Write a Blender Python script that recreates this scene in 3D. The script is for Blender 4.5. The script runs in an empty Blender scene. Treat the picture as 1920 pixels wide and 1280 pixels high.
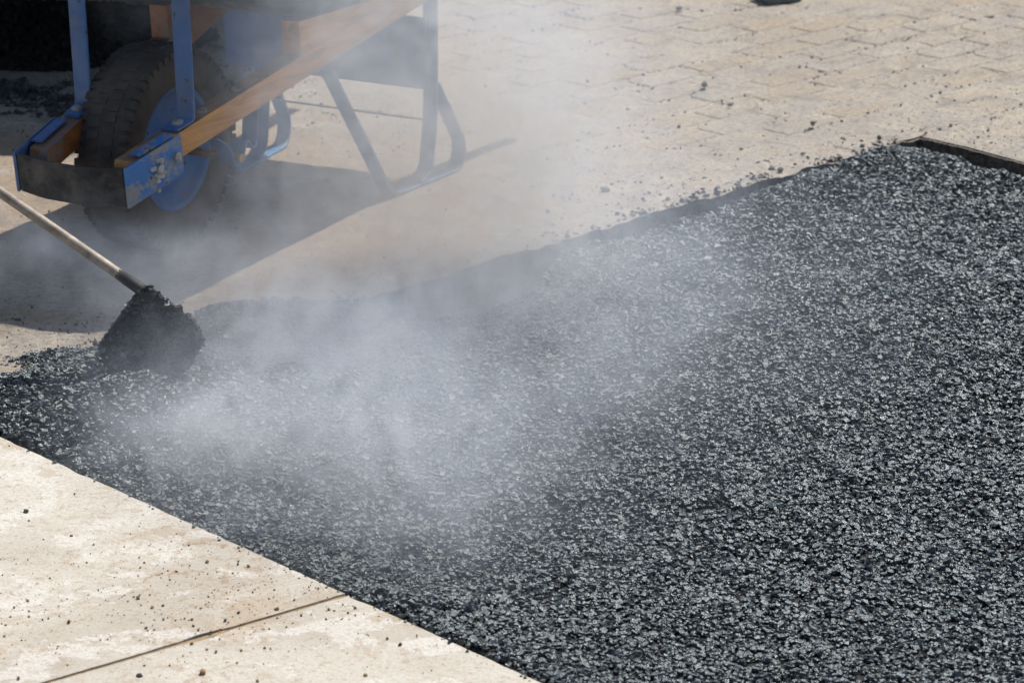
import bpy, bmesh, math, random
import numpy as np
from mathutils import Vector, Matrix, noise as mnoise

# ------------------------------------------------------------------ camera, light, exposure
S = bpy.context.scene
COL = S.collection
rad = math.radians
FPX, PITCH, CAMH = 5600.0, rad(19.0), 1.70          # focal length in photo pixels (1920 wide), pitch down, camera height

cam_d = bpy.data.cameras.new("camera")
cam = bpy.data.objects.new("camera", cam_d)
COL.objects.link(cam)
cam.location = (0, 0, CAMH)
cam.rotation_euler = (math.pi / 2 - PITCH, 0, 0)
cam_d.sensor_width = 36.0
cam_d.lens = 36.0 * FPX / 1920.0
cam_d.clip_start = 0.1
cam_d.clip_end = 2000.0
cam_d.dof.use_dof = True
cam_d.dof.focus_distance = 4.75
cam_d.dof.aperture_fstop = 9.0
S.camera = cam

SUN_DIR = Vector((0.388, 0.453, 1.0)).normalized()  # towards the sun: from behind the barrow, to the right
world = bpy.data.worlds.new("World")
S.world = world
world.use_nodes = True
wn = world.node_tree.nodes
wl = world.node_tree.links
wn.clear()
sky = wn.new("ShaderNodeTexSky")
sky.sky_type = 'NISHITA'
sky.sun_disc = False
sky.sun_elevation = math.asin(SUN_DIR.z)
sky.sun_rotation = math.atan2(SUN_DIR.x, SUN_DIR.y)
bg = wn.new("ShaderNodeBackground")
bg.inputs["Strength"].default_value = 0.088
wo = wn.new("ShaderNodeOutputWorld")
wl.new(sky.outputs[0], bg.inputs[0])
wl.new(bg.outputs[0], wo.inputs[0])

sun_d = bpy.data.lights.new("sun", 'SUN')
sun_d.energy = 4.4
sun_d.angle = rad(0.53)
sun_d.color = (1.0, 0.955, 0.89)
sun = bpy.data.objects.new("sun", sun_d)
COL.objects.link(sun)
sun.rotation_euler = SUN_DIR.to_track_quat('Z', 'Y').to_euler()
sun.location = (3, 3, 8)

S.view_settings.view_transform = 'Standard'
S.view_settings.look = 'None'
S.view_settings.exposure = 0.30
S.view_settings.gamma = 1.0
S.view_settings.use_curve_mapping = False
S.cycles.use_denoising = True
S.cycles.max_bounces = 5
S.cycles.volume_bounces = 2
S.cycles.volume_step_rate = 3.0
S.cycles.use_adaptive_sampling = True
S.cycles.adaptive_threshold = 0.04
S.cycles.volume_max_steps = 128

rng = np.random.default_rng(7)
random.seed(7)

# ------------------------------------------------------------------ pixel -> place helpers
_F = Vector((0, math.cos(PITCH), -math.sin(PITCH)))
_U = Vector((0, math.sin(PITCH), math.cos(PITCH)))
_C = Vector((0, 0, CAMH))


def ray(u, v):
    return Vector((1, 0, 0)) * ((u - 960) / FPX) + _U * ((640 - v) / FPX) + _F


def G(u, v, z=0.0):
    d = ray(u, v)
    return _C + d * ((z - CAMH) / d.z)


def at_y(u, v, y):
    d = ray(u, v)
    return _C + d * (y / d.y)


# ------------------------------------------------------------------ material helpers
class NT:
    def __init__(self, name):
        self.m = bpy.data.materials.new(name)
        self.m.use_nodes = True
        self.n = self.m.node_tree.nodes
        self.l = self.m.node_tree.links
        self.b = self.n["Principled BSDF"]
        self.tc = self.n.new("ShaderNodeTexCoord")

    def link(self, a, b):
        self.l.new(a, b)

    def noise(self, scale, detail=4, rough=0.55, vec=None, dist=0.0):
        t = self.n.new("ShaderNodeTexNoise")
        t.inputs["Scale"].default_value = scale
        t.inputs["Detail"].default_value = detail
        t.inputs["Roughness"].default_value = rough
        t.inputs["Distortion"].default_value = dist
        self.link(vec or self.tc.outputs["Object"], t.inputs["Vector"])
        return t.outputs["Fac"]

    def voronoi(self, scale, vec=None, out="Distance"):
        t = self.n.new("ShaderNodeTexVoronoi")
        t.inputs["Scale"].default_value = scale
        self.link(vec or self.tc.outputs["Object"], t.inputs["Vector"])
        return t.outputs[out]

    def mapping(self, scale=(1, 1, 1), rot=(0, 0, 0), src=None):
        t = self.n.new("ShaderNodeMapping")
        t.inputs["Scale"].default_value = scale
        t.inputs["Rotation"].default_value = rot
        self.link(src or self.tc.outputs["Object"], t.inputs["Vector"])
        return t.outputs[0]

    def ramp(self, fac, stops):
        t = self.n.new("ShaderNodeValToRGB")
        el = t.color_ramp.elements
        while len(el) < len(stops):
            el.new(0.5)
        for e, (p, c) in zip(el, stops):
            e.position = p
            e.color = (c, c, c, 1) if isinstance(c, (int, float)) else (*c, 1)
        self.link(fac, t.inputs[0])
        return t.outputs[0]

    def mix(self, fac, a, b, mode='MIX'):
        t = self.n.new("ShaderNodeMix")
        t.data_type = 'RGBA'
        t.blend_type = mode
        for v, k in ((fac, 0), (a, 6), (b, 7)):
            if isinstance(v, (int, float)):
                t.inputs[k].default_value = v if k == 0 else (v, v, v, 1)
            elif isinstance(v, tuple):
                t.inputs[k].default_value = (*v, 1)
            else:
                self.link(v, t.inputs[k])
        return t.outputs[2]

    def math(self, op, a, b=0.0, c=0.0, clamp=False):
        t = self.n.new("ShaderNodeMath")
        t.operation = op
        t.use_clamp = clamp
        for v, k in ((a, 0), (b, 1), (c, 2)):
            if isinstance(v, (int, float)):
                t.inputs[k].default_value = v
            else:
                self.link(v, t.inputs[k])
        return t.outputs[0]

    def color(self, c):
        if isinstance(c, tuple):
            self.b.inputs["Base Color"].default_value = (*c, 1)
        else:
            self.link(c, self.b.inputs["Base Color"])

    def rough(self, r):
        if isinstance(r, (int, float)):
            self.b.inputs["Roughness"].default_value = r
        else:
            self.link(r, self.b.inputs["Roughness"])

    def bump(self, h, strength, dist):
        t = self.n.new("ShaderNodeBump")
        t.inputs["Strength"].default_value = strength
        t.inputs["Distance"].default_value = dist
        self.link(h, t.inputs["Height"])
        self.link(t.outputs[0], self.b.inputs["Normal"])

    def geo_random(self):
        t = self.n.new("ShaderNodeNewGeometry")
        return t.outputs["Random Per Island"]

    def obj_random(self):
        t = self.n.new("ShaderNodeObjectInfo")
        return t.outputs["Random"]


def mat_asphalt():
    m = NT("hot_asphalt")
    r = m.geo_random()
    m.color(m.ramp(r, [(0, (0.006, 0.006, 0.007)), (0.78, (0.014, 0.015, 0.016)), (0.93, (0.05, 0.052, 0.055)), (1, (0.11, 0.105, 0.10))]))
    r2 = m.math('FRACT', m.math('MULTIPLY', r, 17.31))
    m.rough(m.math('ADD', m.ramp(r2, [(0, 0.28), (1, 0.54)]), m.ramp(m.noise(300, 2), [(0.3, -0.0), (0.7, 0.10)])))
    m.b.inputs["Specular IOR Level"].default_value = 1.0
    m.b.inputs["Specular Tint"].default_value = (0.78, 0.96, 1.0, 1)
    m.b.inputs["Coat Weight"].default_value = 0.55          # wet bitumen film
    m.b.inputs["Coat Roughness"].default_value = 0.27
    m.b.inputs["Coat IOR"].default_value = 1.65
    h = m.math('ADD', m.noise(520, 3, 0.7), m.math('MULTIPLY', m.voronoi(330), 1.2))
    m.bump(h, 0.68, 0.0014)
    m.link(m.b.inputs["Normal"].links[0].from_socket, m.b.inputs["Coat Normal"])
    return m.m


def mat_ground(name, paver):
    m = NT(name)
    geo = m.n.new("ShaderNodeNewGeometry")
    P = geo.outputs["Position"]
    big = m.noise(2.2, 5, 0.6, P)
    mid = m.noise(13, 6, 0.7, P, 0.4)
    fine = m.noise(120, 5, 0.75, P)
    c = m.ramp(big, [(0.3, (0.35, 0.305, 0.25)), (0.5, (0.43, 0.38, 0.31)), (0.72, (0.48, 0.405, 0.30))])
    c = m.mix(m.ramp(mid, [(0.42, 0.0), (0.58, 0.8)]), c, (0.345, 0.32, 0.285))
    c = m.mix(m.ramp(m.noise(8, 5, 0.65, P), [(0.55, 0.0), (0.68, 0.6)]), c, (0.57, 0.50, 0.40))
    if paver:
        c = m.mix(m.ramp(m.obj_random(), [(0, 0.45), (0.35, 0.0), (0.7, 0.05), (1, 0.6)]), c, (0.40, 0.31, 0.205))
    # brown soil round the barrow, also tinting its grey shadow warm brown
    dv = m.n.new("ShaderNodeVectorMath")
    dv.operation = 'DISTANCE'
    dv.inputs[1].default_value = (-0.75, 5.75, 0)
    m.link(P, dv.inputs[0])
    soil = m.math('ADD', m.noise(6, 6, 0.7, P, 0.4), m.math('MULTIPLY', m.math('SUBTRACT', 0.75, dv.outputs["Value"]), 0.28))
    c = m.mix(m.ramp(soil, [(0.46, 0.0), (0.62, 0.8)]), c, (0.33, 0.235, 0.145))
    # trodden-in tar smears and dark specks
    sm = m.noise(7.5, 7, 0.74, m.mapping((1, 1, 1), (0, 0, 0.4), P), 0.6)
    c = m.mix(m.ramp(sm, [(0.53, 0.0), (0.64, 0.6)]), c, (0.20, 0.18, 0.155))
    sp = m.noise(75, 4, 0.8, P)
    c = m.mix(m.ramp(sp, [(0.535, 0.0), (0.60, 0.75)]), c, (0.15, 0.13, 0.11))
    c = m.mix(m.ramp(fine, [(0.42, 0.55), (0.53, 0.0)]), c, (0.25, 0.215, 0.175))
    m.color(c)
    m.rough(0.9)
    m.bump(m.math('ADD', m.math('MULTIPLY', mid, 0.8), m.math('MULTIPLY', fine, 0.55)), 1.0, 0.009)
    return m.m


def mat_slab():
    m = NT("pale_concrete")
    geo = m.n.new("ShaderNodeNewGeometry")
    P = geo.outputs["Position"]
    V = m.mapping((1.0, 1.35, 1), (0, 0, rad(-20)), P)
    big = m.noise(2.6, 6, 0.62, V)
    pat = m.noise(9, 9, 0.66, V, 0.15)
    fine = m.noise(150, 5, 0.75, P)
    c = m.ramp(big, [(0.34, (0.55, 0.52, 0.45)), (0.5, (0.49, 0.455, 0.385)), (0.64, (0.41, 0.37, 0.305))])
    c = m.mix(m.ramp(pat, [(0.535, 0.0), (0.555, 0.7), (0.8, 0.9)]), c, (0.61, 0.58, 0.525))       # dried cement film
    c = m.mix(m.ramp(m.noise(6.5, 8, 0.7, P, 0.3), [(0.555, 0.0), (0.585, 0.6), (0.75, 0.8)]), c, (0.40, 0.315, 0.22))   # trodden soil
    c = m.mix(m.ramp(m.noise(3.1, 4, 0.6, P), [(0.45, 0.0), (0.6, 1.0)]), c, m.mix(m.ramp(m.noise(48, 6, 0.8, P), [(0.54, 0.0), (0.60, 0.8)]), c, (0.30, 0.19, 0.10)))
    c = m.mix(m.ramp(m.noise(70, 4, 0.8, P), [(0.56, 0.0), (0.62, 0.6)]), c, (0.32, 0.23, 0.15))
    c = m.mix(m.ramp(fine, [(0.40, 0.45), (0.53, 0.0)]), c, (0.38, 0.32, 0.25))
    m.color(c)
    m.rough(0.85)
    m.bump(m.math('ADD', m.math('MULTIPLY', pat, 0.5), m.math('MULTIPLY', fine, 0.5)), 0.7, 0.005)
    return m.m


def mat_pit():
    m = NT("excavated_base")
    n1 = m.noise(60, 5, 0.7)
    m.color(m.ramp(n1, [(0.35, (0.05, 0.042, 0.034)), (0.65, (0.24, 0.19, 0.14))]))
    m.rough(0.9)
    m.bump(n1, 0.8, 0.01)
    return m.m


def mat_paint(name, col, wear=0.5, rust=(0.16, 0.10, 0.07), rough=0.38):
    m = NT(name)
    w = m.noise(28, 7, 0.7, None, 0.4)
    c = m.mix(m.ramp(m.noise(9, 4), [(0.35, 0.0), (0.7, 0.35)]), col, tuple(min(1, x * 1.6 + 0.02) for x in col))
    c = m.mix(m.ramp(w, [(0.66 - 0.16 * wear, 0.0), (0.69 - 0.14 * wear, 0.85)]), c, rust)
    c = m.mix(m.ramp(m.noise(11, 7, 0.72), [(0.45, 0.0), (0.72, 0.55)]), c, (0.20, 0.18, 0.155))     # dust
    c = m.mix(m.ramp(m.noise(55, 3, 0.6), [(0.66, 0.0), (0.70, 0.9)]), c, (0.012, 0.011, 0.011))      # tar splashes
    m.color(c)
    m.rough(m.ramp(w, [(0.4, rough), (0.65, rough + 0.3)]))
    m.bump(m.noise(240, 3), 0.15, 0.002)
    return m.m


def mat_wood(name, col, dirt):
    m = NT(name)
    V = m.mapping((3, 45, 45))
    g = m.noise(1.6, 6, 0.6, V, 0.8)
    dark = tuple(x * 0.55 for x in col)
    c = m.ramp(g, [(0.3, dark), (0.55, col), (0.8, tuple(min(1, x * 1.25) for x in col))])
    d = m.noise(16, 7, 0.7, None, 0.3)
    c = m.mix(m.ramp(d, [(0.66 - dirt * 0.2, 0.0), (0.72 - dirt * 0.18, 0.8)]), c, (0.23, 0.19, 0.15))
    # walked-on top faces carry dust and cement
    geo = m.n.new("ShaderNodeNewGeometry")
    sep = m.n.new("ShaderNodeSeparateXYZ")
    m.link(geo.outputs["Normal"], sep.inputs[0])
    top = m.ramp(sep.outputs[2], [(0.6, 0.0), (0.85, 1.0)])
    c = m.mix(m.math('MULTIPLY', top, m.ramp(m.noise(22, 6, 0.7), [(0.34, 0.25), (0.6, 0.9)])), c, (0.135, 0.10, 0.075))
    c = m.mix(m.math('MULTIPLY', top, m.ramp(m.noise(13, 6, 0.7), [(0.6, 0.0), (0.68, 0.6)])), c, (0.40, 0.37, 0.33))
    m.color(c)
    m.rough(0.5)
    m.bump(g, 0.25, 0.002)
    return m.m


def mat_rubber():
    m = NT("tyre_rubber")
    d = m.noise(18, 6, 0.7)
    c = m.mix(m.ramp(d, [(0.30, 0.15), (0.58, 0.9)]), (0.022, 0.020, 0.019), (0.10, 0.08, 0.062))
    m.color(c)
    m.rough(0.82)
    m.bump(m.noise(130, 5, 0.7), 0.6, 0.004)
    return m.m


def mat_plain(name, col, rough=0.5, metal=0.0, ns=40, var=0.4):
    m = NT(name)
    n1 = m.noise(ns, 6, 0.65)
    m.color(m.ramp(n1, [(0.3, tuple(x * (1 - var) for x in col)), (0.7, tuple(min(1, x * (1 + var * 0.6)) for x in col))]))
    m.rough(rough)
    m.b.inputs["Metallic"].default_value = metal
    m.bump(m.noise(ns * 5, 3), 0.25, 0.002)
    return m.m


def mat_crumb(name, lo, hi, rough=0.7):
    m = NT(name)
    m.color(m.ramp(m.geo_random(), [(0, lo), (1, hi)]))
    m.rough(rough)
    m.bump(m.noise(300, 3), 0.4, 0.002)
    return m.m


ASPH = mat_asphalt()
BED = mat_crumb("bitumen_bed", (0.006, 0.006, 0.006), (0.009, 0.009, 0.009), 0.8)
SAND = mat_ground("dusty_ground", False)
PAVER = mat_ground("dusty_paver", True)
SLAB = mat_slab()
PIT = mat_pit()
BLUE = mat_paint("blue_paint", (0.028, 0.105, 0.27), 0.3, rough=0.32)
RIM = mat_paint("dusty_blue_rim", (0.035, 0.12, 0.33), 0.35, (0.17, 0.16, 0.15), 0.5)
BLUE_WORN = mat_paint("worn_blue_paint", (0.035, 0.16, 0.42), 0.95, (0.30, 0.27, 0.23))
BLUE_LIGHT = mat_paint("light_blue_paint", (0.06, 0.18, 0.36), 0.3)
BLACK_RUST = mat_paint("tarred_steel", (0.012, 0.012, 0.013), 0.25, (0.05, 0.03, 0.022), 0.55)
TRAY = mat_paint("green_tray_paint", (0.02, 0.05, 0.055), 0.35, (0.06, 0.055, 0.05))
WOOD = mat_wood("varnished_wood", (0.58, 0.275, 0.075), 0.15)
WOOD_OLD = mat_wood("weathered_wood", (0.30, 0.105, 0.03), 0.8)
RUBBER = mat_rubber()
BOLT = mat_plain("galvanised_bolt", (0.42, 0.40, 0.37), 0.45, 0.5)
CEMENT = mat_plain("cement_crust", (0.50, 0.48, 0.44), 0.9)
BRASS = mat_plain("brass_bushing", (0.40, 0.25, 0.12), 0.45, 0.6)
POLE = mat_plain("dirty_steel_pole", (0.30, 0.25, 0.20), 0.6, 0.15, 26, 0.7)
TAR_CRUMB = mat_crumb("asphalt_crumb", (0.018, 0.018, 0.019), (0.07, 0.066, 0.062), 0.45)
GREY_CRUMB = mat_crumb("dusty_crumb", (0.045, 0.043, 0.042), (0.17, 0.155, 0.14), 0.75)
DIRT_CRUMB = mat_crumb("dirt_crumb", (0.06, 0.036, 0.02), (0.30, 0.20, 0.11), 0.9)
JOINT = mat_plain("joint_sand", (0.33, 0.24, 0.14), 0.95, 0.0, 60, 0.5)
BLOCKER = mat_plain("blocker_paint", (0.10, 0.10, 0.10), 0.5)


# ------------------------------------------------------------------ mesh helpers
def link(name, me, mat, parent=None, smooth=False):
    o = bpy.data.objects.new(name, me)
    COL.objects.link(o)
    if mat is not None:
        me.materials.append(mat)
    if parent is not None:
        o.parent = parent
    if smooth:
        for p in me.polygons:
            p.use_smooth = True
    return o


def from_bm(name, bm, mat, parent=None, smooth=False, bevel=0.0):
    if bevel:
        bmesh.ops.bevel(bm, geom=[e for e in bm.edges if e.calc_face_angle(0) > 0.5], offset=bevel, segments=2, affect='EDGES', profile=0.7)
    bmesh.ops.recalc_face_normals(bm, faces=bm.faces)
    me = bpy.data.meshes.new(name)
    bm.to_mesh(me)
    bm.free()
    return link(name, me, mat, parent, smooth)


def from_np(name, v, f, mat, parent=None):
    """v (n,3), f (m,k) with one k for all faces"""
    me = bpy.data.meshes.new(name)
    k = f.shape[1]
    me.vertices.add(len(v))
    me.vertices.foreach_set("co", np.ascontiguousarray(v, np.float32).ravel())
    me.loops.add(len(f) * k)
    me.loops.foreach_set("vertex_index", np.ascontiguousarray(f, np.int32).ravel())
    me.polygons.add(len(f))
    me.polygons.foreach_set("loop_start", np.arange(0, len(f) * k, k, dtype=np.int32))
    me.update(calc_edges=True)
    me.validate()
    return link(name, me, mat, parent)


def tag(o, label=None, cat=None, group=None, kind=None):
    if label:
        o["label"] = label
    if cat:
        o["category"] = cat
    if group:
        o["group"] = group
    if kind:
        o["kind"] = kind
    return o


def box_bm(x0, x1, y0, y1, z0, z1, bm=None):
    bm = bm or bmesh.new()
    vs = [bm.verts.new((x, y, z)) for x in (x0, x1) for y in (y0, y1) for z in (z0, z1)]
    for q in ((0, 1, 3, 2), (4, 6, 7, 5), (0, 4, 5, 1), (2, 3, 7, 6), (0, 2, 6, 4), (1, 5, 7, 3)):
        bm.faces.new([vs[i] for i in q])
    return bm


def hex_bm(p8, bm=None):
    """8 points: bottom quad then top quad"""
    bm = bm or bmesh.new()
    vs = [bm.verts.new(p) for p in p8]
    for q in ((3, 2, 1, 0), (4, 5, 6, 7), (0, 1, 5, 4), (1, 2, 6, 5), (2, 3, 7, 6), (3, 0, 4, 7)):
        bm.faces.new([vs[i] for i in q])
    return bm


def strap_bm(path, width_dir, w, t, bm=None, fillet=0.0, seg=5):
    """flat bar swept along a path of points; width along width_dir, thickness t across"""
    pts = [Vector(p) for p in path]
    if fillet:
        out = [pts[0]]
        for a, b, c in zip(pts[:-2], pts[1:-1], pts[2:]):
            da, dc = (a - b), (c - b)
            r = min(fillet, da.length * 0.48, dc.length * 0.48)
            p, q = b + da.normalized() * r, b + dc.normalized() * r
            for i in range(seg + 1):
                s = i / seg
                out.append(p * (1 - s) ** 2 + b * 2 * s * (1 - s) + q * s * s)
        out.append(pts[-1])
        pts = out
    wd = Vector(width_dir).normalized()
    bm = bm or bmesh.new()
    rings = []
    for i, p in enumerate(pts):
        if i == 0:
            d = pts[1] - pts[0]
        elif i == len(pts) - 1:
            d = pts[-1] - pts[-2]
        else:
            d = (pts[i + 1] - pts[i]).normalized() + (pts[i] - pts[i - 1]).normalized()
        d.normalize()
        nn = d.cross(wd).normalized()
        ring = []
        for a, b in ((-.5, -.28), (-.5, .28), (-.42, .5), (.42, .5), (.5, .28), (.5, -.28), (.42, -.5), (-.42, -.5)):
            ring.append(bm.verts.new(p + wd * (w * a) + nn * (t * b)))
        rings.append(ring)
    for r0, r1 in zip(rings[:-1], rings[1:]):
        for k in range(8):
            bm.faces.new((r0[k], r0[(k + 1) % 8], r1[(k + 1) % 8], r1[k]))
    bm.faces.new(rings[0])
    bm.faces.new(rings[-1][::-1])
    return bm


def tube_bm(path, r, n=10, bm=None):
    pts = [Vector(p) for p in path]
    rs = r if isinstance(r, (list, tuple)) else [r] * len(pts)
    bm = bm or bmesh.new()
    rings = []
    for i, p in enumerate(pts):
        d = (pts[min(i + 1, len(pts) - 1)] - pts[max(i - 1, 0)]).normalized()
        a = d.cross(Vector((0, 0, 1)))
        if a.length < 1e-3:
            a = d.cross(Vector((1, 0, 0)))
        a.normalize()
        b = d.cross(a)
        rings.append([bm.verts.new(p + a * (rs[i] * math.cos(2 * math.pi * k / n)) + b * (rs[i] * math.sin(2 * math.pi * k / n))) for k in range(n)])
    for r0, r1 in zip(rings[:-1], rings[1:]):
        for k in range(n):
            bm.faces.new((r0[k], r0[(k + 1) % n], r1[(k + 1) % n], r1[k]))
    bm.faces.new(rings[0])
    bm.faces.new(rings[-1][::-1])
    return bm


def revolve_bm(profile, n, cx, cy, cz, bm=None, closed=False):
    """profile of (y, r) turned about the local Y axis through (cx, cy, cz)"""
    bm = bm or bmesh.new()
    rings = []
    for k in range(n):
        a = 2 * math.pi * k / n
        rings.append([bm.verts.new((cx + r * math.cos(a), cy + y, cz + r * math.sin(a))) for y, r in profile])
    m = len(profile)
    for k in range(n):
        r0, r1 = rings[k], rings[(k + 1) % n]
        for i in range(m if closed else m - 1):
            bm.faces.new((r0[i], r0[(i + 1) % m], r1[(i + 1) % m], r1[i]))
    return bm


def bolt_bm(p, axis, r, h, bm=None):
    p, ax = Vector(p), Vector(axis).normalized()
    return tube_bm([p - ax * 0.003, p + ax * h * 0.7, p + ax * h], [r, r, r * 0.55], 8, bm)


# unit rocks: 12 corner points, 20 flat faces
def ico():
    bm = bmesh.new()
    bmesh.ops.create_icosphere(bm, subdivisions=1, radius=1)
    bm.verts.ensure_lookup_table()
    v = np.array([x.co[:] for x in bm.verts])
    f = np.array([[x.index for x in q.verts] for q in bm.faces])
    bm.free()
    return v, f


ICO_V, ICO_F = ico()
ROCKS = []
for _ in range(14):
    v = ICO_V * (1 + rng.uniform(-0.32, 0.22, (len(ICO_V), 1)))
    n = rng.normal(size=(5, 3))
    n /= np.linalg.norm(n, axis=1)[:, None]
    for q in n:                                        # flat broken faces
        d = v @ q
        lim = rng.uniform(0.45, 0.75)
        v = v - np.clip(d - lim, 0, None)[:, None] * q
    ROCKS.append(v * np.array([1.0, rng.uniform(0.7, 1.0), rng.uniform(0.55, 0.85)]))


def rot_batch(n, tilt):
    ax = rng.normal(size=(n, 3))
    ax /= np.linalg.norm(ax, axis=1)[:, None]
    an = rng.uniform(-tilt, tilt, n)
    yaw = rng.uniform(0, 2 * np.pi, n)
    c, s = np.cos(an), np.sin(an)
    K = np.zeros((n, 3, 3))
    K[:, 0, 1], K[:, 0, 2], K[:, 1, 0] = -ax[:, 2], ax[:, 1], ax[:, 2]
    K[:, 1, 2], K[:, 2, 0], K[:, 2, 1] = -ax[:, 0], -ax[:, 1], ax[:, 0]
    R = np.eye(3)[None] + s[:, None, None] * K + (1 - c)[:, None, None] * (K @ K)
    Z = np.zeros((n, 3, 3))
    Z[:, 0, 0], Z[:, 0, 1], Z[:, 1, 0], Z[:, 1, 1], Z[:, 2, 2] = np.cos(yaw), -np.sin(yaw), np.sin(yaw), np.cos(yaw), 1
    return R @ Z


CUBE_V = np.array([(x, y, z) for x in (-1, 1) for y in (-1, 1) for z in (-1, 1)], float) * 0.72
CUBE_F = np.array([(0, 1, 3, 2), (4, 6, 7, 5), (0, 4, 5, 1), (2, 3, 7, 6), (0, 2, 6, 4), (1, 5, 7, 3)])
CHIPS = [(CUBE_V + rng.uniform(-0.30, 0.30, (8, 3))) * np.array([1.1, rng.uniform(0.75, 1.1), rng.uniform(0.65, 0.95)]) for _ in range(16)]


def rocks_mesh(name, pos, size, mat, parent=None, tilt=1.2, chips=False):
    n = len(pos)
    R = rot_batch(n, tilt)
    lib, F = (CHIPS, CUBE_F) if chips else (ROCKS, ICO_F)
    kind = rng.integers(0, len(lib), n)
    base = np.stack(lib)[kind] * size[:, None, None]
    v = np.einsum('nij,nkj->nki', R, base) + pos[:, None, :]
    f = F[None] + (np.arange(n) * lib[0].shape[0])[:, None, None]
    o = from_np(name, v.reshape(-1, 3), f.reshape(-1, F.shape[1]), mat, parent)
    o.data.shade_flat()                               # broken faces, not beads
    return o


def fbm(x, y, s, seed=0.0, octv=4):
    """vectorised cheap value noise, about -1..1"""
    out = np.zeros_like(x)
    amp, tot = 1.0, 0.0
    for o in range(octv):
        xs, ys = x * s + seed * 17.3 + o * 5.1, y * s - seed * 9.7 + o * 3.3
        xi, yi = np.floor(xs), np.floor(ys)
        xf, yf = xs - xi, ys - yi

        def h(a, b):
            t = np.sin(a * 127.1 + b * 311.7 + seed * 3.7) * 43758.5453
            return (t - np.floor(t)) * 2 - 1
        u, w = xf * xf * (3 - 2 * xf), yf * yf * (3 - 2 * yf)
        val = (h(xi, yi) * (1 - u) + h(xi + 1, yi) * u) * (1 - w) + (h(xi, yi + 1) * (1 - u) + h(xi + 1, yi + 1) * u) * w
        out += val * amp
        tot += amp
        amp *= 0.5
        s *= 2.03
    return out / tot


def sstep(a, b, x):
    t = np.clip((x - a) / (b - a), 0, 1)
    return t * t * (3 - 2 * t)


# ------------------------------------------------------------------ the trench: edges on the ground
K0 = G(1726, 257)                                   # far right corner of the dug trench
_e = (G(760, 540) - K0)
EA = Vector((_e.x, _e.y, 0)).normalized()           # along the far edge, to the left and nearer
EB = Vector((EA.y, -EA.x, 0))                       # across, away from the trench (to the back)
if EB.y < 0:
    EB = -EB
_r = G(1920, 305) - K0
RT = Vector((_r.x, _r.y, 0)).normalized()           # along the right edge, towards the viewer


def ab(x, y):
    return (x - K0.x) * EA.x + (y - K0.y) * EA.y, (x - K0.x) * EB.x + (y - K0.y) * EB.y


R_A, R_B = RT.dot(EA), RT.dot(EB)
R_SLOPE = R_A / R_B                                  # right edge: a = b * R_SLOPE (b < 0)
# slab edge (nearest side)
S0, S1 = G(0, 825), G(1000, 1280)
SD = Vector((S1.x - S0.x, S1.y - S0.y, 0)).normalized()
SN = Vector((SD.y, -SD.x, 0))                       # pointing to the viewer side
if SN.y > 0:
    SN = -SN


def slab_dist(x, y):                                 # > 0 on the slab
    return (x - S0.x) * SN.x + (y - S0.y) * SN.y


# asphalt cover outline, traced on the ground
COVER_PX = [(1722, 268), (1500, 330), (1180, 416), (1050, 462), (985, 525), (890, 566), (760, 564), (640, 566), (500, 572), (395, 590),
            (300, 638), (190, 656), (95, 664), (20, 680), (50, 705), (15, 728), (-60, 735), (-400, 760), (-400, 1000), (0, 815), (1000, 1273),
            (1500, 1500), (2400, 1500), (2400, 500), (1920, 318), (1860, 303), (1800, 285)]
COVER = np.array([G(u, v)[:2] for u, v in COVER_PX])


def cover_dist(x, y):
    """signed distance to the cover outline, > 0 inside"""
    inside = np.zeros(x.shape, bool)
    dmin = np.full(x.shape, 1e9)
    n = len(COVER)
    for i in range(n):
        (x0, y0), (x1, y1) = COVER[i], COVER[(i + 1) % n]
        cond = ((y0 > y) != (y1 > y))
        with np.errstate(divide='ignore', invalid='ignore'):
            xi = (x1 - x0) * (y - y0) / (y1 - y0) + x0
        inside ^= cond & (x < xi)
        ex, ey = x1 - x0, y1 - y0
        t = np.clip(((x - x0) * ex + (y - y0) * ey) / (ex * ex + ey * ey), 0, 1)
        dmin = np.minimum(dmin, np.hypot(x - x0 - t * ex, y - y0 - t * ey))
    return np.where(inside, dmin, -dmin)


def bump_at(x, y, u, v, r, h, st=1.0):
    c = G(u, v)
    return h * np.exp(-(((x - c.x) / r) ** 2 + ((y - c.y) / (r * st)) ** 2))


def asphalt_z(x, y):
    """height of the loose hot asphalt"""
    a, b = ab(x, y)
    over = sstep(-0.10, 0.02, b) * sstep(0.9, 1.25, a)
    z = np.full_like(x, -0.026)
    z += 0.022 * sstep(-0.25, 0.0, slab_dist(x, y))                   # nearly flush with the slab
    z += 0.032 * over                                                  # raked over the far edge on the left
    z += bump_at(x, y, 245, 765, 0.12, 0.075, 1.3) + bump_at(x, y, 60, 760, 0.18, 0.02, 1.0) + bump_at(x, y, 520, 690, 0.2, 0.015)
    z += bump_at(x, y, 470, 600, 0.13, 0.018)
    z += 0.011 * fbm(x, y, 3.0, 1.0, 2) + 0.010 * fbm(x, y, 10.0, 2.0, 3)
    z += (0.032 + 0.010 * fbm(x, y, 9.0, 7.0, 2)) * sstep(-0.25, -0.02, b) * (1 - sstep(0.45, 0.75, a)) * sstep(0.0, 0.15, a - b * R_SLOPE)
    z += 0.010 * (1 - sstep(0.0, 0.16, a - b * R_SLOPE)) * (b < 0)
    d = cover_dist(x, y)
    d = d + 0.014 * fbm(x, y, 22.0, 4.0, 3)
    z = z - 0.075 * (1 - sstep(-0.035, 0.012, d))
    return z, d


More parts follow.
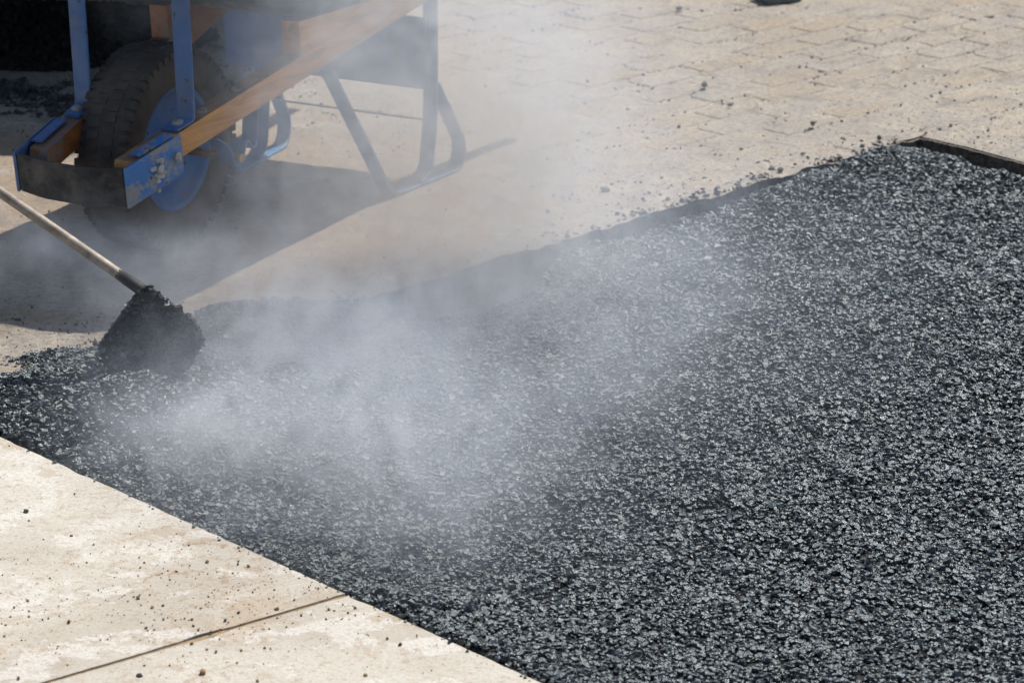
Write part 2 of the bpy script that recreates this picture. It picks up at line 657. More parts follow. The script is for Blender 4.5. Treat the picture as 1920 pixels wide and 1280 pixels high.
# ------------------------------------------------------------------ ground, trench, slabs
def quad_grid(name, fx, na, nb, mat, parent=None):
    s, t = np.meshgrid(np.linspace(0, 1, na), np.linspace(0, 1, nb), indexing='ij')
    v = fx(s.ravel(), t.ravel())
    i = np.arange(na * nb).reshape(na, nb)
    f = np.stack([i[:-1, :-1], i[1:, :-1], i[1:, 1:], i[:-1, 1:]], -1).reshape(-1, 4)
    return from_np(name, v, f, mat, parent)


bmg = bmesh.new()
vs = [bmg.verts.new(p) for p in ((-400, -100, -0.13), (400, -100, -0.13), (400, 900, -0.13), (-400, 900, -0.13))]
bmg.faces.new(vs)
tag(from_bm("ground", bmg, PIT), kind="structure")


def dust_height(x, y):
    """dust lies thick along the trench and round the barrow and thins out to the upper right"""
    a, b = ab(x, y)
    bias = 0.0040 * np.exp(-np.clip(b, 0, None) / 0.12) + 0.0040 * sstep(0.1, 0.8, a) - 0.0018
    return bias + 0.0030 * fbm(x, y, 5.5, 6.0, 4) + 0.0014 * fbm(x, y, 40.0, 8.0, 3)


def edge_jit(a, s):
    return 0.011 * fbm(a, a * 0 + s, 14.0, 3.0, 5)


A0, A1, B1 = -1.9, 2.6, 2.9


def dust_far(s, t):
    a = A0 + (A1 - A0) * s
    b = B1 * t ** 1.15
    b = b + edge_jit(a, 1.0) * (1 - sstep(0, 0.06, b))
    x, y = K0.x + EA.x * a + EB.x * b, K0.y + EA.y * a + EB.y * b
    z = dust_height(x, y) - 0.006 * (1 - sstep(0, 0.02, b)) * (0.5 + fbm(x, y, 30.0, 5.0, 2))
    return np.stack([x, y, z], 1)


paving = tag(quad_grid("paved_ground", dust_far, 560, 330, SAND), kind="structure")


def dust_right(s, t):
    b = -1.9 * t - 0.0005
    a = b * R_SLOPE + edge_jit(b, 2.0) * (1 - s) + (-1.3) * s ** 1.1
    x, y = K0.x + EA.x * a + EB.x * b, K0.y + EA.y * a + EB.y * b
    return np.stack([x, y, dust_height(x, y) - 0.004 * (1 - sstep(0, 0.03, s))], 1)


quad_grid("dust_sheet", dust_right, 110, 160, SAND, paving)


# trench walls: far side and right side
def wall_far(s, t):
    a = A0 * 0 - 0.02 + (A1 + 0.02) * s
    b = edge_jit(a, 1.0) + 0.004 + t * 0.010 * (1 + fbm(a, t, 25.0, 2.0, 3)) * -1
    z = 0.001 - 0.13 * t
    return np.stack([K0.x + EA.x * a + EB.x * b, K0.y + EA.y * a + EB.y * b, z], 1)


def wall_right(s, t):
    b = -1.9 * s
    a = b * R_SLOPE + edge_jit(b, 2.0) - 0.004 + t * 0.008
    z = 0.001 - 0.13 * t
    return np.stack([K0.x + EA.x * a + EB.x * b, K0.y + EA.y * a + EB.y * b, z], 1)


wf = quad_grid("trench_wall", wall_far, 300, 8, PIT, paving)
quad_grid("trench_wall", wall_right, 160, 8, PIT, paving)

# block pavers: rows run along the far edge
PL, PW, JT = 0.200, 0.100, 0.006


def clip_poly(poly, inside, cut):
    out = []
    for p, q in zip(poly, poly[1:] + poly[:1]):
        ip, iq = inside(p), inside(q)
        if ip:
            out.append(p)
        if ip != iq:
            out.append(cut(p, q))
    return out


def right_inside(p):
    return p[0] < p[1] * R_SLOPE - 0.012


def right_cut(p, q):
    fp, fq = p[0] - p[1] * R_SLOPE + 0.012, q[0] - q[1] * R_SLOPE + 0.012
    t = fp / (fp - fq)
    return (p[0] + (q[0] - p[0]) * t, p[1] + (q[1] - p[1]) * t)


def proj(P):
    q = Vector(P) - _C
    w = q.dot(_F)
    return 960 + FPX * q.x / w, 640 - FPX * q.dot(_U) / w


def paver_mesh(poly):
    bm = bmesh.new()
    cx = sum(p[0] for p in poly) / len(poly)
    cy = sum(p[1] for p in poly) / len(poly)
    lo = [bm.verts.new((p[0] - cx, p[1] - cy, -0.06)) for p in poly]
    mi = [bm.verts.new((p[0] - cx, p[1] - cy, -0.0050)) for p in poly]
    k = 0.84
    up = [bm.verts.new(((p[0] - cx) * k * 1.10, (p[1] - cy) * k, 0.0)) for p in poly]
    n = len(poly)
    for A, B in ((lo, mi), (mi, up)):
        for i in range(n):
            bm.faces.new((A[i], A[(i + 1) % n], B[(i + 1) % n], B[i]))
    bm.faces.new(up)
    bmesh.ops.recalc_face_normals(bm, faces=bm.faces)
    me = bpy.data.meshes.new("paver")
    bm.to_mesh(me)
    bm.free()
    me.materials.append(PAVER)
    return me, cx, cy


def full_poly(i, j):
    off = (j % 2) * 0.5 * PL
    a0, b0 = i * PL + off, j * PW + 0.006
    c = 0.005
    x0, x1, y0, y1 = a0 + JT / 2, a0 + PL - JT / 2, b0 + 0.005, b0 + PW - 0.005
    return [(x0 + c, y0), (x1 - c, y0), (x1, y0 + c), (x1, y1 - c), (x1 - c, y1), (x0 + c, y1), (x0, y1 - c), (x0, y0 + c)]


shared, pz = None, math.atan2(EA.y, EA.x)
flip = EA.cross(EB).z < 0
n_pav = 0
for j in range(-8, 27):
    for i in range(-11, 13):
        poly = full_poly(i, j)
        ca = sum(p[0] for p in poly) / 8
        cb = sum(p[1] for p in poly) / 8
        w = K0 + EA * ca + EB * cb
        u, v = proj((w.x, w.y, 0))
        if not (-110 < u < 2030 and -45 < v < 760):
            continue
        if j < 0:
            cl = clip_poly(poly, right_inside, right_cut)
            if len(cl) < 3 or abs(sum(p[0] * q[1] - p[1] * q[0] for p, q in zip(cl, cl[1:] + cl[:1]))) < 0.002:
                continue
            if len(cl) != 8 or any(p not in poly for p in cl):
                me, ca, cb = paver_mesh([(p[0], -p[1] if flip else p[1]) for p in cl])
                if flip:
                    cb = -cb
            else:
                me = None
        else:
            me = None
        if me is None:
            if shared is None:
                shared = paver_mesh([(p[0], -p[1] if flip else p[1]) for p in full_poly(0, 0)])[0]
            me = shared
        o = bpy.data.objects.new("paver", me)
        COL.objects.link(o)
        w = K0 + EA * ca + EB * cb
        o.location = (w.x, w.y, random.gauss(0.0, 0.0007))
        o.rotation_euler = (random.gauss(0, 0.004), random.gauss(0, 0.004), pz + random.gauss(0, 0.02))
        o.parent = paving
        n_pav += 1
print("pavers", n_pav)

# pale concrete slabs along the near edge
J0, J1 = G(110, 1280), G(648, 1122)                  # the joint between them
jd = Vector((J1.x - J0.x, J1.y - J0.y, 0)).normalized()
pavement = bpy.data.objects.new("pavement", None)
COL.objects.link(pavement)
tag(pavement, kind="structure")


def slab_poly(pts, name):
    bm = bmesh.new()
    top = [bm.verts.new((p.x, p.y, 0.006)) for p in pts]
    bot = [bm.verts.new((p.x, p.y, -0.12)) for p in pts]
    n = len(pts)
    bm.faces.new(top)
    bm.faces.new(bot[::-1])
    for i in range(n):
        bm.faces.new((top[i], bot[i], bot[(i + 1) % n], top[(i + 1) % n]))
    return from_bm(name, bm, SLAB, pavement, False, 0.0035)


# J1 on the edge line
t = (J1 - S0).dot(SD)
JE = S0 + SD * t
g2 = SD * 0.0042
far_in = -jd * 1.6


def worn(p, q, n, amp, nrm):
    """a long straight arris, slightly chipped"""
    out = []
    for i in range(n):
        w = p + (q - p) * (i / n)
        k = abs(mnoise.noise(Vector((w.x * 35, w.y * 35, 1.7)))) ** 1.5 * amp + max(0, mnoise.noise(Vector((w.x * 11, w.y * 11, 4.1))) - 0.32) * amp * 5
        out.append(w + nrm * (k if i else 0))
    return out


slab_poly(worn(S0 - SD * 1.6, JE - g2, 260, 0.004, SN) + worn(JE - g2, JE - g2 + far_in, 120, 0.003, -SD) + [JE - g2 + far_in, S0 - SD * 1.6 + far_in], "slab")
slab_poly(worn(JE + g2, JE + SD * 1.7, 260, 0.004, SN) + [JE + SD * 1.7, JE + SD * 1.7 + far_in] + worn(JE + g2 + far_in, JE + g2, 120, 0.003, SD), "slab")

bm = bmesh.new()
jn = Vector((-jd.y, jd.x, 0)) * 0.006
vs = [bm.verts.new(Vector(p) + Vector((0, 0, 0.0030))) for p in (JE - jn, JE + jn, JE + jn + far_in, JE - jn + far_in)]
bm.faces.new(vs)
from_bm("joint_sand", bm, JOINT, pavement)

# ------------------------------------------------------------------ hot asphalt: bed and stones
ax0, ax1, ay0, ay1 = -1.35, 1.25, 3.55, 6.45


def bed(s, t):
    x, y = ax0 + (ax1 - ax0) * s, ay0 + (ay1 - ay0) * t
    z, d = asphalt_z(x, y)
    z = z - 0.004 + 0.003 * fbm(x, y, 90.0, 9.0, 2)
    z = np.where(slab_dist(x, y) > -0.004, np.minimum(z, -0.04), z)
    a, b = ab(x, y)
    z = np.where((b < 0.0) & (a < b * R_SLOPE + 0.006), -0.09, z)
    return np.stack([x, y, z], 1)


asphalt = tag(quad_grid("hot_asphalt", bed, 330, 370, BED), "fresh black hot asphalt spread loosely in the dug trench", "asphalt", None, "stuff")


def in_view(x, y, m=50):
    z = 0.0
    qx, qy, qz = x, y, z - CAMH
    w = qy * _F.y + qz * _F.z
    u = 960 + FPX * qx / w
    v = 640 - FPX * (qy * _U.y + qz * _U.z) / w
    return (u > -m) & (u < 1920 + m) & (v > -m) & (v < 1280 + m)


def scatter_asphalt(n, med, sig, smax, sink):
    x = rng.uniform(ax0, ax1, n)
    y = rng.uniform(ay0, ay1, n)
    k = in_view(x, y)
    x, y = x[k], y[k]
    z, d = asphalt_z(x, y)
    a, b = ab(x, y)
    sd = slab_dist(x, y)
    size = np.clip(med * np.exp(rng.normal(0, sig, len(x))), med * 0.45, smax)
    k = (d > -0.004 - 0.02 * rng.random(len(x)) ** 3 * (a > 0.6)) & (sd < -size * 0.8) & ~((b < 0.0) & (a < b * R_SLOPE + 0.012)) & ~((b > -0.005) & (a < 0.75))
    x, y, z, size = x[k], y[k], z[k], size[k]
    onland = (ab(x, y)[1] > 0)
    z = np.where(onland, np.maximum(z, 0.002), z)
    pos = np.stack([x, y, z + size * rng.uniform(-sink, 0.45, len(x))], 1)
    return pos, size


p1, s1 = scatter_asphalt(265000, 0.0027, 0.36, 0.0065, 0.5)
p2, s2 = scatter_asphalt(22000, 0.0052, 0.32, 0.0105, 0.8)
print("stones", len(p1), len(p2))
for pp_, ss_, ch in ((p1, s1, True), (p2, s2 * 1.1, False)):
    rocks_mesh("asphalt_stones", pp_, ss_, ASPH, asphalt, 0.75, ch)["kind"] = "stuff"

# ------------------------------------------------------------------ wheelbarrow
TH = rad(63.0)
O_ = G(335, 468)
barrow = bpy.data.objects.new("wheelbarrow", None)
COL.objects.link(barrow)
barrow.location = (O_.x, O_.y, 0)
barrow.rotation_euler = (0, 0, TH)
tag(barrow, "blue framed wheelbarrow with wooden handles, green tray and one black tyre, standing on dusty paving", "wheelbarrow")

# wheel
CY, RT_ = 0.040, 0.2005
wheel = bpy.data.objects.new("wheel", None)
COL.objects.link(wheel)
wheel.parent = barrow
prof = [(-0.040, 0.112), (-0.052, 0.128), (-0.059, 0.150), (-0.058, 0.172), (-0.050, 0.188), (-0.030, 0.195), (0.0, 0.197),
        (0.030, 0.195), (0.050, 0.188), (0.058, 0.172), (0.059, 0.150), (0.052, 0.128), (0.040, 0.112), (0.0, 0.108)]
bt = revolve_bm(prof, 72, 0, CY, RT_, None, True)
tyre = from_bm("tyre", bt, RUBBER, wheel, True)
bt = bmesh.new()
NB = 56
for k in range(NB):
    for row, (y0, y1, dr) in enumerate(((-0.056, -0.034, -0.006), (-0.028, -0.004, 0.0), (0.004, 0.028, 0.0), (0.034, 0.056, -0.006))):
        a = 2 * math.pi * (k + (0.5 if row % 2 else 0.0)) / NB
        da = 2 * math.pi / NB * 0.36
        pts = []
        for rr in (0.184 + dr, 0.1990 + dr + random.uniform(-.0022, .0008)):
            for (yy, aa) in ((y0, a - da), (y1, a - da * 0.7), (y1, a + da), (y0, a + da * 0.8)):
                pts.append((rr * math.cos(aa), CY + yy, RT_ + rr * math.sin(aa)))
        hex_bm(pts, bt)
from_bm("tread", bt, RUBBER, tyre, False)
rim = [(-0.040, 0.121), (-0.046, 0.121), (-0.047, 0.116), (-0.040, 0.110), (-0.030, 0.104), (-0.026, 0.085), (-0.030, 0.050), (-0.040, 0.032), (-0.052, 0.028), (-0.058, 0.020), (-0.058, 0.009)]
from_bm("rim", revolve_bm(rim, 64, 0, CY, RT_), RIM, wheel, True)
from_bm("rim", revolve_bm([(-y, r) for y, r in rim], 64, 0, CY, RT_), RIM, wheel, True)
from_bm("axle", tube_bm([(0, -0.150, RT_), (0, 0.185, RT_)], 0.0085, 12), BRASS, wheel)

# handles
HS, ZS = 0.114, 0.187


def hy(x, side):
    return side * (0.128 + HS * x)


def hz(x):
    return 0.274 + ZS * x                             # underside of a handle


HH, HW = 0.048, 0.040
for side in (-1, 1):
    near = side < 0
    bm = bmesh.new()
    xs = [-0.315, -0.10, 0.2, 0.6, 0.95, 1.02, 1.32]
    rings = []
    for i, x in enumerate(xs):
        w2, h2 = (HW / 2, HH / 2) if x < 0.97 else (0.017, 0.018)
        yc, zc = hy(x, side), hz(x) + HH / 2
        rings.append([bm.verts.new((x + (0.012 if (i == 0 and b > 0) else 0), yc + a * w2, zc + b * h2)) for a, b in ((-1, -1), (1, -1), (1, 1), (-1, 1))])
    for r0, r1 in zip(rings[:-1], rings[1:]):
        for k in range(4):
            bm.faces.new((r0[k], r0[(k + 1) % 4], r1[(k + 1) % 4], r1[k]))
    bm.faces.new(rings[0])
    bm.faces.new(rings[-1][::-1])
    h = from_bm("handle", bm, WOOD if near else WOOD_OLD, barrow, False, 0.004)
    h["label"] = "orange varnished near handle" if near else "worn brown far handle"
    # bolts on the top of the handle
    for x in (-0.085, 0.02):
        from_bm("bolt", bolt_bm((x, hy(x, side), hz(x) + HH), (-ZS, 0, 1), 0.011, 0.006), BOLT, h)
    # wedge between handle and tray
    x0, x1, zt = 0.19, 0.50, 0.425
    p = []
    for zz in (0, 1):
        for (x, yo) in ((x0, -HW / 2), (x1, -HW / 2), (x1, HW / 2), (x0, HW / 2)):
            p.append((x - (0.006 if zz else 0), hy(x, side) + yo, zt if zz else hz(x) + HH + 0.0008))
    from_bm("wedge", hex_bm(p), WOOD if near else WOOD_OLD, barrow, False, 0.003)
    # brace from handle up to the tray front
    bx = -0.128
    zt0 = hz(bx) + HH + 0.004
    path = [(bx - 0.050, hy(bx - 0.05, side), zt0 - 0.050 * ZS), (bx, hy(bx, side), zt0), (bx - 0.012, hy(bx, side) * 1.01, 0.655)]
    br = from_bm("brace", strap_bm(path, (HS * side * 0.2, 1, 0), 0.037, 0.006, None, 0.010, 4), BLUE, barrow)
    from_bm("bolt", bolt_bm((bx - 0.026, hy(bx - 0.026, side), zt0 + 0.001 - 0.026 * ZS), (-ZS, 0, 1), 0.0115, 0.008), BOLT, br)
    # axle bracket under the handle
    yb = hy(0, side) + side * -0.002
    path = [(-0.075, yb, hz(-0.075) - 0.004), (-0.028, yb, RT_ + 0.028), (-0.012, yb, RT_ - 0.013), (0.012, yb, RT_ - 0.013), (0.034, yb, RT_ + 0.03), (0.052, yb, RT_ + 0.005), (0.066, yb, RT_ + 0.010), (0.075, yb, hz(0.075) - 0.004)]
    from_bm("axle_bracket", strap_bm(path, (0, 1, 0), 0.034, 0.005, None, 0.012, 4), BLUE, barrow)
    # leg: front strut, skid, heel
    zl = 0.0045

    def P(x, z, dy=0.0):
        return (x, hy(x, side) + dy, z)
    legm = BLUE if near else BLUE_LIGHT
    path = [P(0.235, hz(0.235) - 0.004), P(0.285, hz(0.285) - 0.004), P(0.495, zl), P(0.735, zl), P(0.752, 0.055), P(0.655, 0.205)]
    lg = from_bm("leg", strap_bm(path, (0, 1, 0), 0.032, 0.008, None, 0.028, 6), legm, barrow)
    lg["label"] = "blue steel leg loop beside the " + ("near" if near else "far") + " handle"
    path = [P(0.648, hz(0.648) - 0.003), P(0.645, 0.14), P(0.628, 0.03), P(0.590, zl + 0.0075)]
    from_bm("upright", strap_bm(path, (0, 1, 0), 0.033, 0.007, None, 0.03, 5), BLUE, lg)

# cross plate between the legs and thin tie rod
p = []
for z in (0.195, 0.345):
    for (x, y) in ((0.633, -0.199), (0.640, -0.199), (0.640, 0.285), (0.633, 0.285)):
        p.append((x - (0.0 if z < .3 else 0.002), y, z))
from_bm("cross_plate", hex_bm(p), BLUE, barrow, False, 0.002)
from_bm("tie_rod", tube_bm([(0.655, -0.203, 0.125), (0.655, 0.203, 0.125)], 0.0024, 8), BOLT, barrow)

# nose guard: one steel strap bent round the fronts of both handles
pts = []
xn, yn = -0.375, hy(-0.3, 1)
y_out = lambda x: abs(hy(x, 1)) + HW / 2 + 0.004
zc = lambda x: 0.250 + ZS * (x + 0.2)
front = [(-0.185, -y_out(-0.185)), (-0.335, -y_out(-0.335)), (-0.350, -0.055), (-0.352, 0.0), (-0.350, 0.055), (-0.335, y_out(-0.335)), (-0.185, y_out(-0.185))]


def strap_v(pts2, h, t, z_of, fillet, bm=None):
    """upright strap following a plan outline"""
    return strap_bm([(x, y, z_of(x)) for x, y in pts2], (ZS * -0.6, 0, 1), h, t, bm, fillet, 6)


from_bm("nose_guard", strap_v(front[1:6], 0.074, 0.006, zc, 0.02), BLACK_RUST, barrow)["label"] = "black tar coated nose guard strap"
for side, sl in ((-1, slice(0, 2)), (1, slice(5, 7))):
    seg = [(x, y + side * 0.0062) for x, y in front[sl]]
    seg = sorted(seg)
    seg[0] = (seg[0][0] - 0.004, seg[0][1])
    gp = from_bm("guard_plate", strap_v(seg, 0.076, 0.006, zc, 0), BLUE_WORN if side < 0 else BLUE, barrow)
    if side < 0:
        gp["label"] = "scuffed blue plate bolted to the handle front"
    # turned-in lip over the handle
    x0, x1 = -0.29, -0.195
    yo = side * (y_out(-0.24) - 0.010)
    from_bm("lip", strap_bm([(x0, hy(x0, side) + side * 0.012, hz(x0) + HH + 0.004), (x1, hy(x1, side) + side * 0.012, hz(x1) + HH + 0.004)], (0, 1, 0), 0.024, 0.004), BLUE_WORN if side < 0 else BLUE, gp)
    for x, dz in ((-0.255, 0.0), (-0.205, 0.003)):
        yb = side * (y_out(x) + 0.008)
        from_bm("bolt", bolt_bm((x, yb, zc(x) + dz), (0, side, 0), 0.010, 0.011), BOLT, gp)
    if side < 0:
        pos = np.array([[-0.255 + rng.normal(0, .009), -(y_out(-0.255) + 0.010), zc(-0.255) - .004 + rng.normal(0, .014)] for _ in range(22)])
        rocks_mesh("cement_crust", pos, rng.uniform(.004, .009, 22), CEMENT, gp)

# tray
def rrect(x0, x1, hw, r, z, n=6):
    out = []
    for cx, cy, a0 in ((x1 - r, hw - r, 0), (x0 + r, hw - r, 90), (x0 + r, -hw + r, 180), (x1 - r, -hw + r, 270)):
        for k in range(n + 1):
            a = rad(a0 + 90 * k / n)
            out.append((cx + r * math.cos(a), cy + r * math.sin(a), z))
    return out


levels = [rrect(0.21, 0.78, 0.165, 0.06, 0.4265), rrect(0.185, 0.80, 0.18, 0.075, 0.437), rrect(0.02, 0.90, 0.225, 0.10, 0.545),
          rrect(-0.135, 0.985, 0.258, 0.11, 0.650), rrect(-0.148, 0.998, 0.271, 0.12, 0.655), rrect(-0.150, 1.0, 0.273, 0.12, 0.645)]
inner = [rrect(-0.128, 0.978, 0.252, 0.105, 0.652), rrect(0.028, 0.892, 0.219, 0.10, 0.547), rrect(0.19, 0.795, 0.175, 0.07, 0.441)]
bm = bmesh.new()
rings = [[bm.verts.new(p) for p in lv] for lv in (levels[::-1][0:3] + levels[::-1][3:])]
rin = [[bm.verts.new(p) for p in lv] for lv in inner]
chain = rings[::-1] + []
for r0, r1 in zip(chain[:-1], chain[1:]):
    n = len(r0)
    for k in range(n):
        bm.faces.new((r0[k], r0[(k + 1) % n], r1[(k + 1) % n], r1[k]))
bm.faces.new(chain[0][::-1])
top = chain[3]
for r0, r1 in zip([top] + rin[:-1], rin):
    n = len(r0)
    for k in range(n):
        bm.faces.new((r0[k], r0[(k + 1) % n], r1[(k + 1) % n], r1[k]))
bm.faces.new(rin[-1])
from_bm("tray", bm, TRAY, barrow, True)

# ------------------------------------------------------------------ asphalt rake pulled through the loose mix
tool = bpy.data.objects.new("shovel", None)
COL.objects.link(tool)
YB = 4.70
B0 = at_y(275, 655, YB)
tool.location = (B0.x, B0.y, B0.z)
tag(tool, "tar caked shovel on a grubby metal pole, blade pushed into the steaming asphalt", "shovel")


def T(u, v, y):
    return at_y(u, v, y) - B0


def blade_y(v):                                       # the blade leans towards the viewer, its face in shade
    return YB - 0.035 + 0.00045 * (v - 540)


pa, pb = T(262, 541, blade_y(541) + 0.012), T(0, 360, YB + 0.06)
pd = (pb - pa).normalized()
from_bm("pole", tube_bm([pa - pd * 0.02, pa + pd * 0.05, pa + pd * 0.4, pa + pd * 1.35], [0.0088, 0.0092, 0.0088, 0.009], 16), POLE, tool, True)
from_bm("socket", tube_bm([pa - pd * 0.03, pa + pd * 0.0, pa + pd * 0.045], [0.0115, 0.0108, 0.0094], 10), BLACK_RUST, tool, True)
# blade: square plate standing on its corner, bottom edge in the mix
outline = [(262, 542), (280, 538), (330, 577), (372, 612), (384, 640), (352, 690), (300, 740), (240, 735), (205, 690), (185, 648), (222, 596)]
cen = T(275, 640, blade_y(640) + 0.010)
front_v, back_v = [], []
bm = bmesh.new()
for u, v in outline:
    q = T(u, v, blade_y(v))
    front_v.append(bm.verts.new(q))
    back_v.append(bm.verts.new(q + Vector((0, 0.005, 0.002))))
cf, cb_ = bm.verts.new(cen), bm.verts.new(cen + Vector((0, 0.005, 0.002)))
n = len(outline)
for i in range(n):
    k = (i + 1) % n
    bm.faces.new((front_v[i], front_v[k], cf))
    bm.faces.new((back_v[k], back_v[i], cb_))
    bm.faces.new((front_v[i], back_v[i], back_v[k], front_v[k]))
blade = from_bm("blade", bm, BLACK_RUST, tool)
# the mix that sticks to it
ol = np.array(outline, float)
pp, ss = [], []
while len(pp) < 2100:
    u, v = random.uniform(180, 388), random.uniform(534, 742)
    ins = False
    for (u0, v0), (u1, v1) in zip(ol, np.roll(ol, -1, 0)):
        if (v0 > v) != (v1 > v) and u < (u1 - u0) * (v - v0) / (v1 - v0) + u0:
            ins = not ins
    if not ins or (v < 650 and random.random() < 0.55):
        continue
    low = max(0.0, (v - 600) / 140)
    q = T(u + random.gauss(0, 1.5), v + random.gauss(0, 1.5), blade_y(v) + random.choice((-1, -1, 1)) * abs(random.gauss(0.0, 0.0025 + 0.011 * low)) - 0.001)
    pp.append(q[:])
    ss.append(min(0.008, 0.0031 * math.exp(random.gauss(0, 0.35))))
pp, ss = np.array(pp), np.array(ss)
rocks_mesh("stuck_asphalt", pp[:1500], ss[:1500], BED, blade, 1.5, True)["kind"] = "stuff"
rocks_mesh("wet_stones", pp[1500:], ss[1500:], ASPH, blade, 1.5, True)["kind"] = "stuff"
# ragged mix sliding off the low corner of the blade
pp, ss = [], []
for _ in range(3200):
    t_ = random.random() ** 0.8
    u = 262 + (150 - 262) * t_ + random.gauss(0, 26 + 18 * t_)
    v = 690 + (800 - 690) * t_ + random.gauss(0, 16)
    q = G(u, v, 0.0)
    hgt = 0.075 * (1 - t_) ** 0.7 * math.exp(-((u - (262 - 112 * t_)) / 45) ** 2) + 0.02
    pp.append((q.x - B0.x, q.y - B0.y + 0.02, random.uniform(0.0, 1.0) * hgt - B0.z + 0.005))
    ss.append(min(0.010, 0.0042 * math.exp(random.gauss(0, 0.35))))
tag(rocks_mesh("sliding_asphalt", np.array(pp) + np.array(B0[:]), np.array(ss), ASPH, None, 1.5, True), "ragged dark clump of asphalt sliding off the shovel blade", "asphalt", None, "stuff")

# ------------------------------------------------------------------ loose crumbs
def scatter_px(n, region, dens):
    out = []
    while len(out) < n:
        u, v = random.uniform(region[0], region[2]), random.uniform(region[1], region[3])
        if random.random() > dens(u, v):
            continue
        out.append(G(u, v, 0.0)[:])
    return np.array(out)


def off_trench(p):
    a, b = ab(p[:, 0], p[:, 1])
    d = cover_dist(p[:, 0], p[:, 1])
    return ((b > 0.012) | (a < b * R_SLOPE - 0.02)) & (d < 0.0)


def edge_d(u, v):
    b = ab(G(u, v).x, G(u, v).y)[1]
    return 0.10 + 0.9 * math.exp(-max(b, 0) / 0.07) + (0.9 if (u < 320 and 590 < v < 670) else 0) + (0.8 if (u < 420 and v < 300) else 0) + (0.3 if 500 < u < 760 and 150 < v < 330 else 0)


p = scatter_px(7000, (-20, -10, 1940, 700), edge_d)
p = p[off_trench(p)]
s = np.clip(0.0015 * np.exp(rng.normal(0, 0.55, len(p))), 0.0009, 0.0060)
p[:, 2] = np.maximum(dust_height(p[:, 0], p[:, 1]), 0) + s * 0.35
tag(rocks_mesh("asphalt_crumbs", p, s, GREY_CRUMB, None, 3.0), "dusty dark asphalt crumbs strewn over the tan paving", "crumbs", None, "stuff")


sp = []
while len(sp) < 300:
    a_ = random.uniform(-0.05, 1.15)
    b_ = abs(random.gauss(0, 0.022)) + 0.004
    w = K0 + EA * a_ + EB * b_
    if mnoise.noise(Vector((w.x * 7, w.y * 7, 8.8))) > random.uniform(-0.25, 0.45):
        sp.append((w.x, w.y, 0))
for _ in range(60):
    w = S0 + SD * random.uniform(-0.1, 1.5) + SN * abs(random.gauss(0, 0.006))
    sp.append((w.x, w.y, 0.006))
sp = np.array(sp)
s = np.clip(0.0028 * np.exp(rng.normal(0, 0.4, len(sp))), 0.0012, 0.007)
s[-60:] *= 0.6
sp[:-60, 2] = np.maximum(dust_height(sp[:-60, 0], sp[:-60, 1]), 0) * 0.6
sp[:, 2] += s * 0.35
tag(rocks_mesh("spilled_asphalt", sp, s, TAR_CRUMB, None, 3.0, True), "black asphalt bits spilled along the trench edges", "crumbs", None, "stuff")


def slab_d(u, v):
    return 0.06 + 0.85 * math.exp(-((v - 1120 - (u - 350) * -0.1) / 90) ** 2) * (0.4 + 0.6 * (u > 250))


p = scatter_px(2300, (-10, 830, 1000, 1290), slab_d)
p = p[slab_dist(p[:, 0], p[:, 1]) > 0.008]
s = np.clip(0.0008 * np.exp(rng.normal(0, 0.65, len(p))), 0.0004, 0.0038)
p[:, 2] = 0.006 + s * 0.4
tag(rocks_mesh("dirt_crumbs", p, s, DIRT_CRUMB, None, 3.0), "small brown dirt crumbs scattered on the pale concrete slabs", "crumbs", None, "stuff")

# fine black grit swept into the paver joints
jp = []
for _ in range(12000):
    j = random.randint(0, 26)
    if random.random() < 0.7:
        a_, b_ = random.uniform(-1.7, 0.9), j * PW + 0.006
    else:
        i = random.randint(-9, 4)
        a_, b_ = i * PL + (j % 2) * 0.5 * PL, j * PW + 0.006 + random.uniform(0, PW)
    a_, b_ = a_ + random.gauss(0, 0.004), b_ + random.gauss(0, 0.005)
    w = K0 + EA * a_ + EB * b_
    if mnoise.noise(Vector((w.x * 5, w.y * 5, 3.3))) > random.uniform(-0.3, 0.5):
        jp.append((w.x, w.y, 0))
jp = np.array(jp)
s = np.clip(0.0013 * np.exp(rng.normal(0, 0.5, len(jp))), 0.0006, 0.004)
jp[:, 2] = np.maximum(dust_height(jp[:, 0], jp[:, 1]), -0.001) + s * 0.3
tag(rocks_mesh("joint_grit", jp, s, GREY_CRUMB, None, 3.0, True), "fine dark grit lying in the joints of the paving", "grit", None, "stuff")

PEBBLES = [
    (1135, 354, 11, GREY_CRUMB, "large rounded grey lump alone on the tan ground before the asphalt edge", "stone"),
    (1648, 260, 8, TAR_CRUMB, "black pebble just left of the trench corner", "stone"),
    (1523, 234, 8, GREY_CRUMB, "grey pebble on bare tan paving above the trench edge", "stone"),
    (1446, 315, 7, GREY_CRUMB, "left one of two pebbles close to the trench edge", "stone"),
    (1462, 321, 8, GREY_CRUMB, "right one of two pebbles close to the trench edge", "stone"),
    (1505, 288, 6, GREY_CRUMB, "small flat pebble between the trench edge and the lone grey pebble", "stone"),
    (1321, 161, 8, GREY_CRUMB, "dark lump in the paver joint at the top middle of the photo", "stone"),
    (1368, 197, 6, GREY_CRUMB, "small dark upright crumb below the lump in the paver joint", "stone"),
    (1273, 16, 8, GREY_CRUMB, "grey stone near the top edge of the photo", "stone"),
    (49, 957, 7, TAR_CRUMB, "single black crumb on the clean pale slab at far left", "crumb"),
    (261, 1264, 8, TAR_CRUMB, "black clod on the front slab just below the joint", "crumb"),
    (380, 1259, 8, DIRT_CRUMB, "brown flat clod on the front slab near the bottom edge", "crumb"),
    (686, 1264, 6, DIRT_CRUMB, "round tan pebble on the front slab near the bottom edge", "crumb"),
    (422, 1162, 5, TAR_CRUMB, "dark crumb on the back slab above the joint", "crumb"),
    (612, 335, 7, TAR_CRUMB, "black pebble on sunlit ground between the barrow legs", "stone"),
]
